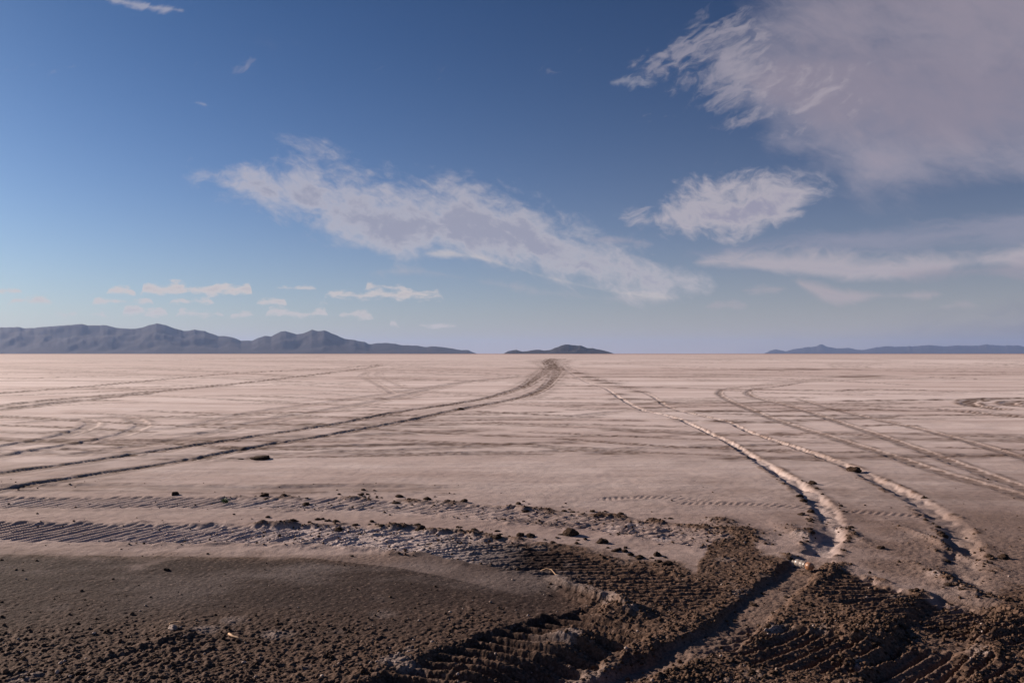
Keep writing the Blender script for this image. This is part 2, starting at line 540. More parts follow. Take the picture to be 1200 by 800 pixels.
def rut(pts, w=0.16, ragged=0.22, depth=0.05, rim=0.03, mud=0.35, bed=0.1, oid=None, clod=0.6, grip=0.0, vis=0.5, white=0.0, far_mud=0.6, fade=(1, 1), smooth=0.0, taper=1.0, vary=0.25, wall=(0.7, 1.15)):
    path = ground_path(pts)
    lo = path[:, 1].min()
    R0 = w * 4.5

    def rad(y):
        return R0 + 1.1 * np.asarray(y) ** 2 / (CAM_H * FPX)
    idx, t, s, L = field(path, rad)
    if not len(idx):
        return
    x, y, sp = GXf[idx], GYf[idx], SPf[idx]
    # how much of the sampling distance lies across the rut
    i = np.clip(np.searchsorted(np.arange(len(path)), s / max(L, 1e-6) * (len(path) - 1)), 1, len(path) - 1)
    dseg = path[i] - path[i - 1]
    dl = np.hypot(dseg[:, 0], dseg[:, 1]) + 1e-9
    across = np.abs(dseg[:, 0]) / dl
    w_ = w * (taper + (1 - taper) * sstep(-y, -22, -8.5))
    we = np.sqrt(w_ * w_ + (0.75 * sp * across) ** 2)
    k = w_ / we
    nz = perlin(s / (w * 5), t * 0 + 3.3, oid or 1)
    nz2 = perlin(s / (w * 1.3), t / (w * 1.2), (oid or 1) + 40)
    ends = (sstep(s, 0, 3 * w) if fade[0] else sstep(s, 0.0, 0.12)) * (sstep(L - s, 0, 3 * w) if fade[1] else sstep(L - s, 0.0, 0.12))
    nz3 = perlin(s / (w * 0.45), t / (w * 0.6), (oid or 1) + 60) * np.clip(0.5 * w / sp, 0, 1)
    at = np.abs(t + (nz2 + 0.3 * nz3) * w * ragged)
    bedf = 1 - sstep(at, we * wall[0], we * wall[1])
    rimf = np.exp(-((at - we * 1.55) / (we * 0.5)) ** 2)
    rim_n = np.clip(0.65 + 0.7 * nz + 0.5 * nz2, 0.05, 1.8)
    amp = ends * np.clip(0.75 + vary * nz + 0.6 * (vary - 0.25) * nz2, 0.1, 1.4)
    Hf[idx] += amp * (-depth * bedf * k ** 1.5 + rim * rimf * rim_n * np.maximum(k ** 1.5, 0.05))
    if grip:
        Hf[idx] += amp * grip * bedf * k * np.sin(2 * np.pi * (s - 0.4 * t) / 0.09) * np.clip(0.09 / (3 * sp), 0, 1)
    fm = np.where(k < 0.6, far_mud, 1.0)
    Mf[idx] = np.maximum(Mf[idx], ends * mud * np.clip(rimf * rim_n * 1.1, 0, 1) * np.clip(k ** 0.35 * 1.2, 0, 1))
    Mf[idx] = np.maximum(Mf[idx], ends * bed * np.clip(bedf * (0.8 + 0.6 * nz2), 0, 1) * np.clip(k ** 0.35 * 1.2, 0, 1) * fm)
    Cf[idx] = np.maximum(Cf[idx], clod * rimf * ends * np.clip(0.15 + nz2 * 1.8 + nz * 0.6, 0, 1) * (k > 0.4) * np.clip(1.25 - y / 16, 0.12, 1))
    if smooth:
        Mf[idx] = Mf[idx] * (1 - bedf * ends) + bedf * ends * np.minimum(Mf[idx], smooth)
        Cf[idx] *= 1 - 0.9 * bedf * ends
    if white:
        Wf[idx] = np.maximum(Wf[idx], white * bedf * ends * np.clip(0.7 + 0.6 * nz2, 0, 1))
    if oid is not None:
        own = np.abs(t) < np.maximum(we * 2.0, 0)
        If[idx[own]] = oid
    return path


A1 = [(-120, 573), (0, 555), (100, 541.7), (200, 526), (300, 511), (400, 495.5), (467, 482.7), (550, 470), (587, 461.7), (613, 453), (630, 441.7), (641, 433), (645, 428), (640, 423), (648, 420.5)]
A2 = [(-120, 594), (0, 574), (100, 558), (200, 542.7), (300, 524), (400, 507), (483, 491.7), (540, 479), (600, 468), (630, 459), (645, 448), (652, 438), (653, 430), (647, 424), (654, 420.5)]
B1 = [(60, 538), (100, 532), (200, 517), (300, 495), (400, 478), (467, 465), (533, 450), (600, 442), (645, 438)]
B2 = [(173, 505), (233, 497), (300, 483), (400, 469), (483, 457), (550, 447), (607, 442)]
C1 = [(-100, 470), (0, 461), (133, 450), (267, 438), (400, 431), (447, 427)]
C2 = [(-100, 483), (0, 475), (100, 465), (200, 457), (300, 447), (400, 435), (450, 428)]
C3 = [(-100, 490), (0, 480), (133, 465), (200, 457.5)]
D1 = [(-100, 541), (0, 524), (50, 515), (83, 507), (103, 500), (108, 495), (100, 491.5), (80, 489)]
D2 = [(-100, 555), (0, 536), (67, 524), (117, 515), (147, 507), (163, 500), (167, 496), (153, 489), (133, 486)]
E1 = [(432, 436), (425, 440), (437, 447), (462, 461)]
E2 = [(450, 434), (443, 438), (452, 444), (472, 453)]
F1 = [(655, 423), (667, 435), (687, 447), (710, 455), (728, 467), (753, 480), (793, 490), (850, 515), (883, 535), (910, 552), (938, 570), (957, 587), (970, 602), (974, 620), (968, 636), (958, 652)]
F1b = [(958, 652), (935, 668), (910, 690), (880, 716), (842, 744), (795, 764), (745, 779), (690, 797), (620, 830)]
F2 = [(656, 424), (670, 432), (700, 443), (740, 455), (763, 463), (787, 478), (837, 490), (857, 495), (883, 507), (933, 523), (987, 543), (1027, 562), (1067, 582), (1100, 604), (1121, 622), (1129, 645), (1132, 673), (1137, 700)]
F2b = [(1137, 700), (1118, 718), (1100, 736), (1088, 752), (1078, 772), (1070, 800), (1050, 840)]
G1 = [(1290, 610), (1190, 578), (1100, 552), (1033, 530), (967, 510), (900, 488), (850, 467), (843, 459), (853, 455), (887, 452), (933, 447), (1000, 445), (1100, 445), (1200, 445), (1300, 446)]
G2 = [(1290, 603), (1200, 571), (1133, 547), (1067, 523), (1000, 500), (933, 478), (883, 465), (876, 459), (887, 455), (917, 452), (965, 443)]
G3 = [(933, 467), (1000, 485), (1067, 500), (1133, 517), (1200, 537), (1290, 566)]
K1 = [(1190, 481), (1160, 478), (1140, 475), (1134, 471), (1145, 468), (1167, 466.5), (1200, 466), (1290, 467)]
K2 = [(1230, 477), (1195, 475.5), (1181, 473), (1187, 470.5), (1200, 469), (1260, 469)]
L1 = [(577, 432.3), (610, 431.6), (647, 430.4)]
L2 = [(663, 430.4), (690, 431), (717, 431.2)]
L3 = [(533, 442), (590, 441.4), (633, 441)]
L4 = [(660, 441.5), (720, 440.6), (790, 441)]
L5 = [(380, 494), (470, 491), (560, 489.5), (650, 490), (720, 488)]
L6 = [(800, 482), (900, 482), (1000, 480), (1060, 481), (1120, 482), (1200, 489), (1290, 491)]
L7 = [(875, 434), (920, 433), (1000, 432)]
L8 = [(970, 443), (1020, 440.5), (1080, 441)]
L9 = [(993, 458), (1020, 456), (1060, 457), (1070, 456)]
L10 = [(660, 489), (740, 481), (800, 482)]
L11 = [(0, 508), (90, 506), (180, 510), (300, 503)]
L12 = [(0, 497), (130, 489), (290, 491), (400, 489)]
L13 = [(230, 463), (300, 463), (400, 462)]
M1 = [(992, 431), (989.5, 428), (997, 426), (1020, 423.5)]
M2 = [(1006, 431), (1000, 428), (1010, 425.6), (1028, 424)]
N1 = [(643, 433), (646, 430), (641, 425), (640, 423), (648, 420)]
N2 = [(653, 434), (652, 430), (647, 425), (649, 422), (656, 420.3)]
L14 = [(780, 590), (900, 592), (1000, 600), (1110, 606)]
L15 = [(690, 586), (760, 583), (850, 588)]
L16 = [(-100, 573), (100, 571), (300, 574), (430, 572), (560, 575)]

oid = 2
for pts_list, kw, lab in (
    ((A1, A2), dict(w=0.14, depth=0.035, rim=0.010, mud=0.9, bed=1.0, far_mud=1.0, grip=0.006, clod=0.4), 'dark twin tyre track sweeping from the left edge up to the meeting point under the island hill'),
    ((B1, B2), dict(w=0.28, depth=0.02, rim=0.008, mud=0.45, bed=0.45, clod=0.4), 'faint broad twin tyre track just above the dark sweeping one'),
    ((C1, C2, C3), dict(w=0.28, depth=0.03, rim=0.03, mud=0.85, bed=0.8), 'thin straight tyre tracks on the far left below the long mountain range'),
    ((D1, D2), dict(w=0.2, depth=0.03, rim=0.012, mud=0.5, bed=0.5, grip=0.006, clod=0.5), 'twin tyre track with a tight hooked bend near the left edge'),
    ((E1, E2), dict(w=0.14, depth=0.02, rim=0.015, mud=0.4, bed=0.4), 'small pair of far curved tyre marks left of the meeting point'),
    ((F1,), dict(w=0.13, depth=0.062, rim=0.006, mud=0.7, bed=0.12, white=0.40, clod=1.0, fade=(1, 0), taper=0.45, ragged=0.28, vary=0.7, wall=(0.5, 1.4)), 'deep pale rut winding down the right side to the lying bottle'),
    ((F2,), dict(w=0.14, depth=0.055, rim=0.005, mud=0.75, bed=0.38, white=0.12, clod=1.0, fade=(1, 0), taper=0.36, ragged=0.30, vary=0.8, wall=(0.45, 1.45)), 'deep rut with a dark shaded side winding down at the far right'),
    ((G1, G2), dict(w=0.13, depth=0.018, rim=0.006, mud=0.6, bed=0.75, clod=0.5), 'twin tyre track turning back in a wide bend on the right'),
    ((G3,), dict(w=0.12, depth=0.016, rim=0.006, mud=0.6, bed=0.7, clod=0.5), 'single straight tyre track right of the wide bend'),
    ((K1, K2), dict(w=0.24, depth=0.03, rim=0.03, mud=1.0, bed=1.0), 'dark nested loops of tyre track at the right edge'),
    ((N1, N2), dict(w=0.5, depth=0.01, rim=0.006, mud=1.0, bed=1.0, far_mud=1.0, clod=0.0, ragged=0.12), 'dark squiggling twin track where the tracks meet under the island hill'),
    ((L1, L2, L3, L4), dict(w=3.2, depth=0.0, rim=0.06, mud=1.0, bed=0.95, far_mud=1.0), 'dark level tyre lines crossing at the far meeting point'),
    ((M1, M2), dict(w=0.22, depth=0.02, rim=0.02, mud=0.5, bed=0.5), 'tiny pair of far curved marks below the right mountains'),
    ((L6, L9), dict(w=0.18, depth=0.02, rim=0.03, mud=0.9, bed=0.9), 'broken dark level tyre line right of the deep ruts'),
    ((L7, L8), dict(w=1.6, depth=0.02, rim=0.06, mud=1.0, bed=0.9, far_mud=1.0), 'broken level tyre lines on the far right'),
    ((L5, L10, L11, L12, L13, L16), dict(w=0.2, depth=0.018, rim=0.014, mud=0.5, bed=0.4), 'faint level tyre lines on the left'),
    ((L14, L15), dict(w=0.1, depth=0.012, rim=0.006, mud=0.2, bed=0.2, grip=0.005), 'thin treaded tyre line crossing left of the deep ruts'),
):
    TRACKS.append((oid, lab))
    for p in pts_list:
        rut(p, oid=oid, **kw)
    oid += 1

for p in (A1, A2):
    rut(p, w=0.40, depth=0.004, rim=0.004, mud=0.30, bed=0.42, far_mud=1.0, clod=0.5, oid=None)
# thin random straight lines far out: old tracks nobody has driven for a while
r2 = random.Random(5)
for q in range(230):
    py = 418 + 120 * r2.random() ** 1.5
    px = r2.uniform(-60, 1260)
    ln_ = r2.uniform(60, 420)
    sl_ = r2.uniform(-0.028, 0.02)
    rut([(px - ln_ / 2, py + sl_ * ln_), (px + r2.uniform(-20, 20), py + r2.uniform(-1.2, 1.2) * (py - 412) / 60), (px + ln_ / 2, py - sl_ * ln_)],
        w=0.07 + 0.16 * r2.random() ** 2, depth=0.012, rim=0.014, mud=0.25 + 0.6 * r2.random(), bed=0.45 + 0.55 * r2.random())


# ---- broad lugged tracks in the foreground --------------------------------
def tread(pts, half, depth, oid, pitch=0.125, lug=0.022, berm_l=0.05, berm_r=0.03, ragged=None, lean=0.45, mud_berm=None, lumpy=0.95):
    path = ground_path(pts)
    idx, t, s, L = field(path, half * 2.2)
    x, y, sp = GXf[idx], GYf[idx], SPf[idx]
    px = PXf[idx]
    rag = np.interp(px, *ragged) if ragged else np.full(len(idx), 0.5)
    n1 = fbm(x, y, 0.35, 4, 0.55, 130 + oid, sp)
    tt = t + n1 * 0.07
    inside = 1 - sstep(np.abs(tt), half * 0.86, half * 1.08)
    ln2 = np.interp(px, *lean) if isinstance(lean, tuple) else lean
    ph = (s - ln2 * t) / pitch + n1 * 0.7 * rag ** 2 + 0.25 * perlin(s / 1.6, t * 0 + 0.5, oid + 77)
    saw = (ph - np.floor(ph))
    lugs = np.sin(2 * np.pi * saw) * 0.6 + 0.25 * np.sin(4 * np.pi * saw + 0.6)
    one = _h(np.floor(ph).astype(np.int64), np.zeros(len(ph), np.int64) + oid) / 4096.0
    two = _h(np.floor(ph).astype(np.int64), (np.floor(t / (half * 0.5))).astype(np.int64) + 7, 3) / 4096.0
    brk = np.clip(0.25 + rag, 0, 1)
    lugs = lugs * (1 - brk * (0.55 - 0.65 * one)) * (1 - brk * (0.4 - 0.6 * two)) + 0.3 * rag * (two - 0.5)
    fade = np.clip(pitch / (2.4 * sp), 0, 1)
    broken = np.clip(1.0 - rag * np.clip(0.5 + n1 * 1.6, 0, 1.1), 0.06, 1)
    ends = sstep(s, 0, 0.5) * sstep(L - s, 0, 0.5)
    Hf[idx] += ends * inside * (-depth + lug * lugs * fade * broken)
    bl = np.exp(-((tt - half * 1.12) / (half * 0.2)) ** 2)
    br = np.exp(-((tt + half * 1.12) / (half * 0.2)) ** 2)
    bn = np.clip(0.35 + 1.3 * fbm(x, y, 0.5, 3, 0.6, 150 + oid, sp) + 0.3, 0, 2) * (0.25 + 0.75 * rag)
    Hf[idx] += ends * bn * (berm_l * bl + berm_r * br)
    Cf[idx] *= 1 - 0.75 * inside * ends * (1 - rag)
    Cf[idx] = np.maximum(Cf[idx], ends * np.clip(inside * rag * lumpy + bl * bn * 1.0 + br * bn * 0.6, 0, 1))
    if mud_berm:
        mb = np.interp(px, *mud_berm)
        Mf[idx] = np.maximum(Mf[idx], ends * np.clip(mb * bl * bn * 1.5, 0, 1))
    own = np.abs(t) < half * 1.05
    If[idx[own]] = oid
    return idx, t, s, inside


TR1 = [(-150, 592), (0, 590), (200, 589), (330, 590), (430, 592), (520, 597), (600, 604), (700, 614), (767, 622), (830, 632), (880, 647)]
TR1b = [(940, 672), (985, 688), (1050, 706), (1120, 724), (1200, 742), (1300, 766)]
TR2 = [(-150, 622), (0, 623), (133, 624), (267, 625), (400, 627), (500, 635), (567, 644), (633, 656), (700, 671), (767, 687), (830, 702), (872, 712)]
TR2b = [(830, 735), (900, 752), (1000, 768), (1120, 786), (1250, 806)]
TR3 = [(430, 838), (520, 800), (580, 774), (640, 752), (700, 732), (760, 716)]
tread(TR1, 0.38, 0.010, oid, pitch=0.15, lug=0.024, berm_l=0.022, berm_r=0.008,
      ragged=([0, 240, 420, 600, 800, 880], [0.15, 0.3, 0.6, 0.75, 0.85, 0.9]), mud_berm=([0, 280, 330, 620, 680, 900], [0.05, 0.2, 0.6, 0.35, 0.8, 0.9]))
TRACKS.append((oid, 'upper broad lugged tread track crossing the foreground salt'))
oid += 1
i2, t2, s2, in2 = tread(TR2, 0.44, 0.018, oid, pitch=0.13, lug=0.034, lean=([300, 640], [0.45, 0.95]), berm_l=0.040, berm_r=0.02,
                        ragged=([0, 100, 260, 420, 560, 700, 850], [0.12, 0.15, 0.5, 0.85, 0.6, 0.2, 0.12]),
                        mud_berm=([0, 260, 300, 500, 560, 900], [0.0, 0.2, 0.9, 1.0, 1.0, 1.0]))
pxi = PXf[i2]
Wf[i2] = np.maximum(Wf[i2], in2 * np.interp(pxi, [0, 150, 300, 420, 520, 570, 620], [0.1, 0.2, 0.4, 0.55, 0.55, 0.3, 0.0]))
Mf[i2] = np.maximum(Mf[i2] * np.interp(pxi, [300, 470, 560, 640], [0.6, 0.6, 0.8, 1.0]), in2 * np.interp(pxi, [520, 580, 640], [0, 0.6, 1.0]))
TRACKS.append((oid, 'lower broad lugged tread track with white salt and dark clods along its far edge'))
oid += 1
for p, kw, lab in ((TR1b, dict(pitch=0.12, lug=0.040, berm_l=0.025, berm_r=0.02), 'lugged tread track in brown mud right of the bottle'),
                   (TR2b, dict(pitch=0.13, lug=0.038, berm_l=0.025, berm_r=0.02), 'cloddy tread track along the bottom right in brown mud'),
                   (TR3, dict(pitch=0.15, lug=0.045, berm_l=0.02, berm_r=0.05, lean=-0.4), 'short lugged tread track climbing from the bottom edge beside the shaded hollow')):
    tread(p, 0.40, 0.035, oid, ragged=([0, 1300], [0.14, 0.14]), lumpy=0.6, mud_berm=([0, 1300], [1, 1]), **kw)
    TRACKS.append((oid, lab))
    oid += 1

# lower course of the two deep ruts through the mud
rut(F1b, w=0.17, depth=0.045, rim=0.015, mud=0.9, bed=0.45, clod=0.9, oid=7, fade=(0, 1), smooth=0.78)
rut(F2b, w=0.24, depth=0.05, rim=0.015, mud=1.0, bed=0.9, clod=1.0, oid=8, fade=(0, 1), smooth=0.9)


def bump(px, py, rx, ry, h, churn=0.0, mud=0.0, white=0.0, angle=0.0, power=1.0):
    x, y = unproject(px, py)
    c, s = math.cos(angle), math.sin(angle)
    dx_ = (GXf - x) * c + (GYf - y) * s
    dy_ = -(GXf - x) * s + (GYf - y) * c
    q = np.exp(-(((dx_ / rx) ** 2 + (dy_ / ry) ** 2) ** power))
    Hf[:] += (h * 0.6 * q if h > 0 else h * q).astype(np.float32)
    if churn:
        Cf[:] = np.maximum(Cf, churn * q)
    if mud:
        Mf[:] = np.maximum(Mf, mud * q)
    if white:
        Wf[:] = np.maximum(Wf, white * q)


# lit ridge between the apron and the tread, hollow at the bottom, small mounds
rut([(640, 676), (655, 682), (668, 690), (684, 695), (700, 702), (716, 705), (732, 713), (745, 716)], w=0.05, depth=-0.07, rim=0.0, mud=0.0, bed=0.0, ragged=0.2, white=0.22, clod=0.9)  # whitened crest: sunlight on its face painted into the colour
rut([(640, 676), (668, 689), (700, 701), (745, 716)], w=0.14, depth=-0.03, rim=0.0, mud=0.0, bed=0.0, ragged=0.5, clod=0.6)
bump(730, 716, 0.22, 0.16, 0.11, churn=0.7, mud=0.8)
bump(672, 745, 0.20, 0.16, 0.12, churn=0.7, mud=0.9)
bump(560, 788, 0.3, 0.14, 0.04, churn=0.6)
bump(700, 775, 0.55, 0.30, -0.085, angle=0.35, power=2)
bump(640, 790, 0.35, 0.25, -0.06, angle=0.3, power=2)
bump(690, 776, 0.28, 0.13, 0.0, white=0.2, angle=0.3)
for px_, py_, rx_ in ((735, 467.5, 0.9), (722, 462, 0.5), (712, 449, 0.9), (688, 442, 0.9), (676, 437, 1.0), (760, 478, 0.5), (700, 446, 0.6), (840, 494, 0.35), (795, 492, 0.3), (735, 454, 0.8), (748, 459, 0.5), (775, 471, 0.4)):
    bump(px_, py_, rx_, 1.0 * CAM_H * FPX / (py_ - 414.2) ** 2, 0.06, churn=1.0, mud=1.0)
bump(862, 624, 0.32, 0.30, 0.05, churn=1.0, mud=0.9)
bump(845, 612, 0.2, 0.25, 0.05, churn=1.0, mud=0.8)
bump(935, 625, 0.12, 0.40, 0.05, churn=1.0, mud=0.7)
bump(990, 622, 0.08, 0.5, 0.03, churn=1.0, mud=0.5)
bump(970, 668, 0.2, 0.15, 0.06, churn=0.8, mud=0.9)
bump(1108, 640, 0.07, 0.8, 0.05, churn=1.0, mud=0.55)
bump(1112, 680, 0.10, 0.5, 0.05, churn=1.0, mud=0.8)
bump(205, 738, 0.16, 0.16, 0.05, churn=0.3, mud=1)
for k_ in range(4):
    bump(185 - 22 * k_, 752 + 13 * k_, 0.26, 0.04, 0.014, angle=0.9 + 0.1 * k_, churn=0.2)
    bump(210 - 26 * k_, 745 + 7 * k_, 0.22, 0.05, 0.016, angle=0.75, churn=0.2)
bump(1020, 735, 0.4, 0.3, 0.05, churn=1.0)
bump(1170, 730, 0.5, 0.4, 0.05, churn=1.0)
bump(800, 790, 0.3, 0.2, 0.03, churn=0.8)

# ---- fine relief ---------------------------------------------------------
r0 = int(np.searchsorted(YS, 0.5))
r1 = int(np.searchsorted(YS, 40.0))
sl_ = np.s_[r0:r1]
gx, gy, sp = GX[sl_], GY[sl_], SP[sl_]
ch = np.clip(CHURN[sl_], 0, 1)
md = np.clip(MUD[sl_], 0, 1)


def keep(size):
    return np.clip(size / (1.6 * sp) - 0.4, 0, 1)


big = lumps(gx, gy, 0.26, 0.45, 200) * keep(0.26)
mid = lumps(gx, gy, 0.13, 0.45, 230) * keep(0.13)
sml = lumps(gx, gy, 0.06, 0.7, 260) * keep(0.06)
tin = lumps(gx, gy, 0.03, 0.7, 290) * keep(0.035)
patch = np.clip(0.5 + fbm(gx, gy, 0.8, 3, 0.5, 300, sp) * 1.1, 0, 1)
apron = left_flat[sl_] * (1 - rough_low[sl_])
H[sl_] += ch * patch * (0.010 * big + 0.010 * mid) + (ch * (0.25 + 0.75 * patch)) * (0.007 * sml + 0.011 * tin) + ch * 0.011 * np.abs(fbm(gx, gy, 0.16, 4, 0.65, 311, sp))
H[sl_] += md * (0.35 + 0.65 * ch) * (0.006 * sml + 0.008 * tin) * (1 - 0.4 * apron)
H[sl_] += (1 - md) * (0.0035 * fbm(gx, gy, 0.12, 2, 0.6, 320, sp) + 0.005 * np.clip(fbm(gx * 0.35, gy, 0.5, 3, 0.6, 323, sp), 0, 1))
H[sl_] += md * (0.007 * (1 - 0.55 * apron) * fbm(gx, gy, 0.05, 2, 0.7, 330, sp) + 0.004 * np.abs(perlin(gx / 0.017, gy / 0.017, 335)) * keep(0.017))
# thrown crumbs on clean crust around the broken edges, and stray ones
stray = lumps(gx, gy, 0.5, 0.05, 350) * keep(0.12)
# colour variation carried by the soil itself: turned-up clods are browner, fresh breaks show salt
clodv = np.clip(ch * (1.2 * big + 1.0 * mid + 0.5 * sml) * patch, 0, 1)
MUD[sl_] = np.clip(MUD[sl_] + clodv * 0.8 * sstep(md + ch * 0.6, 0.15, 0.7), 0, 1)
fl = lumps(gx, gy, 0.17, 0.10, 380) * keep(0.05)
WHITE[sl_] += np.clip(fl * 2 - 0.5, 0, 1) * 0.5 * ch

VAR = np.clip(0.55 + 0.42 * st1 + 0.55 * st2 + 0.40 * st3, 0, 1).astype(np.float32)
MUD += np.clip(np.maximum(st2 - 0.45, 0) * 0.5, 0, 0.2) * sstep(-PY, -600, -430)
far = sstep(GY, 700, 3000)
DAMP_VIGN = np.clip(DAMP_VIGN, 0, 1)
MUD = np.clip(MUD, 0, 1)
WHITE = np.clip(WHITE, 0, 1)
H[YS > 400] *= 0.3


def ground_z(x, y):
    j = np.clip(np.searchsorted(YS, y), 1, NR - 1)
    f = (y - YS[j - 1]) / (YS[j] - YS[j - 1])
    u = x / max(y, y0)
    c = np.clip(np.searchsorted(US, u), 1, NC - 1)
    g = (u - US[c - 1]) / (US[c] - US[c - 1])
    return float((H[j - 1, c - 1] * (1 - g) + H[j - 1, c] * g) * (1 - f) + (H[j, c - 1] * (1 - g) + H[j, c] * g) * f)


# ---- ground material ----------------------------------------------------
gm, n, bs, out = material('ground_crust')
at = n.new('ShaderNodeAttribute', attribute_name='soil')
sp3 = n.new('ShaderNodeSeparateColor')
n.l.new(at.outputs['Color'], sp3.inputs[0])
a_mud, a_damp_vign, a_white = sp3.outputs
at2 = n.new('ShaderNodeAttribute', attribute_name='crust')
sp4 = n.new('ShaderNodeSeparateColor')
n.l.new(at2.outputs['Color'], sp4.inputs[0])
a_var, a_far, a_churn = sp4.outputs
pos = n.new('ShaderNodeNewGeometry').outputs['Position']
f1 = n.noise(pos, 60.0, 5.0, 0.72)
f2 = n.noise(pos, 6.0, 6.0, 0.6)
f3 = n.noise(n.vmul(pos, (0.35, 1.0, 1.0)), 1.3, 6.0, 0.62)
salt = n.mix(a_var, (0.57, 0.452, 0.417, 1), (0.95, 0.845, 0.81, 1))
salt = n.mix(n.m('MULTIPLY', n.step(f2, 0.35, 0.7), 0.22), salt, (0.50, 0.375, 0.33, 1))
salt = n.mix(n.m('MULTIPLY', n.step(f3, 0.42, 0.66), 0.55), salt, (0.95, 0.86, 0.83, 1))
damp_vign = n.mix(n.step(f2, 0.3, 0.7), (0.23, 0.168, 0.148, 1), (0.34, 0.26, 0.235, 1))
c = n.mix(n.m('MULTIPLY', a_damp_vign, 0.85), salt, damp_vign)
st = n.noise(n.vmul(pos, (0.05, 0.5, 1.0)), 1.0, 5.0, 0.65, 0.3)
c = n.mix(n.m('MULTIPLY', n.step(st, 0.44, 0.66), 0.33), c, n.mix(a_damp_vign, (0.40, 0.285, 0.25, 1), (0.19, 0.135, 0.115, 1)))
st = n.noise(n.vmul(pos, (0.35, 2.4, 1.0)), 1.0, 5.0, 0.7, 0.3)
c = n.mix(n.m('MULTIPLY', n.step(st, 0.46, 0.68), 0.34), c, n.mix(a_damp_vign, (0.42, 0.30, 0.265, 1), (0.17, 0.12, 0.10, 1)))
c = n.mix(n.m('MULTIPLY', n.step(f1, 0.52, 0.7), 0.25), c, (0.30, 0.215, 0.185, 1))
st = n.noise(n.vmul(pos, (0.012, 0.16, 1.0)), 1.0, 5.0, 0.65, 0.3)
c = n.mix(n.m('MULTIPLY', n.step(st, 0.46, 0.66), 0.32), c, (0.40, 0.29, 0.26, 1))
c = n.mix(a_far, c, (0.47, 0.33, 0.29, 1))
mudc = n.mix(n.step(f1, 0.35, 0.68), (0.066, 0.041, 0.030, 1), (0.200, 0.127, 0.090, 1))
mudc = n.mix(n.m('MULTIPLY', n.step(f2, 0.45, 0.7), 0.4), mudc, (0.15, 0.10, 0.075, 1))
mudc = n.mix(n.m('MULTIPLY', a_churn, 1.0), mudc, n.mix(n.step(f1, 0.3, 0.7), (0.029, 0.018, 0.0158, 1), (0.046, 0.0295, 0.0265, 1)))
grain = n.new('ShaderNodeTexVoronoi')
n.put(grain.inputs['Vector'], pos)
grain.inputs['Scale'].default_value = 55.0
gsep = n.new('ShaderNodeSeparateColor')
n.l.new(grain.outputs['Color'], gsep.inputs[0])
mudc = n.mix(n.m('MULTIPLY', n.step(gsep.outputs[0], 0.86, 0.95), 0.4), mudc, (0.24, 0.175, 0.145, 1))
mudc = n.mix(n.m('MULTIPLY', n.step(gsep.outputs[1], 0.70, 0.90), 0.55), mudc, (0.032, 0.020, 0.016, 1))
c = n.mix(a_mud, c, mudc)
c = n.mix(n.m('MULTIPLY', a_white, n.step(f1, 0.25, 0.62)), c, (0.76, 0.67, 0.65, 1))
n.put(bs.inputs['Base Color'], c)
bs.inputs['Roughness'].default_value = 0.93
bs.inputs['Specular IOR Level'].default_value = 0.12
bp = n.new('ShaderNodeBump')
bp.inputs['Strength'].default_value = 0.6
bp.inputs['Distance'].default_value = 0.012
n.put(bp.inputs['Height'], n.noise(pos, 55.0, 4.0, 0.7))
n.l.new(bp.outputs[0], bs.inputs['Normal'])

# ---- build the ground objects -------------------------------------------
V = np.stack([GX, GY, H], -1).reshape(-1, 3).astype(np.float32)
soil = np.stack([MUD, DAMP_VIGN, WHITE, np.ones_like(MUD)], -1).reshape(-1, 4).astype(np.float32)
crust = np.stack([VAR, far.astype(np.float32), left_flat * (1 - 0.75 * rough_low), np.ones_like(MUD)], -1).reshape(-1, 4).astype(np.float32)
ii = (np.arange(NR - 1)[:, None] * NC + np.arange(NC - 1)[None, :])
quads = np.stack([ii, ii + 1, ii + 1 + NC, ii + NC], -1).reshape(-1, 4)
fid = IDS[:-1, :-1].ravel()


def grid_object(name, sel, label):
    q = quads[sel]
    if not len(q):
        return None
    used, inv = np.unique(q.ravel(), return_inverse=True)
    me = bpy.data.meshes.new(name)
    me.vertices.add(len(used))
    me.vertices.foreach_set('co', V[used].ravel())
    me.loops.add(q.size)
    me.loops.foreach_set('vertex_index', inv.astype(np.int32).ravel())
    me.polygons.add(len(q))
    me.polygons.foreach_set('loop_start', np.arange(0, q.size, 4, dtype=np.int32))
    me.polygons.foreach_set('loop_total', np.full(len(q), 4, np.int32))
    me.update(calc_edges=True)
    for nm, src in (('soil', soil), ('crust', crust)):
        a = me.attributes.new(nm, 'FLOAT_COLOR', 'POINT')
        a.data.foreach_set('color', src[used].ravel())
    me.shade_smooth()
    me.materials.append(gm)
    # shading normals from the whole sheet so that pieces meet without a seam
    me.normals_split_custom_set_from_vertices(NV[used])
    o = link(name, me)
    tag(o, label, None, None, 'structure')
    return o


dHx = np.gradient(H, axis=1) / np.maximum(np.gradient(GX, axis=1), 1e-6)
dHr = np.gradient(H, axis=0)
dxr = np.gradient(GX, axis=0)
dHy = (dHr - dHx * dxr) / SY
NV = np.stack([-dHx, -dHy, np.ones_like(H)], -1)
NV /= np.linalg.norm(NV, axis=-1, keepdims=True)
NV = NV.reshape(-1, 3).astype(np.float32)

grid_object('salt_flat', fid == 0, 'pale pinkish salt flat reaching out to the horizon')
grid_object('mud_ground', fid == 1, 'dark brown granular mud filling the foreground')
for k_, lab in TRACKS:
    grid_object('tyre_track', fid == k_, lab)
print('ground', NR, NC, round(time.time() - T0, 1))


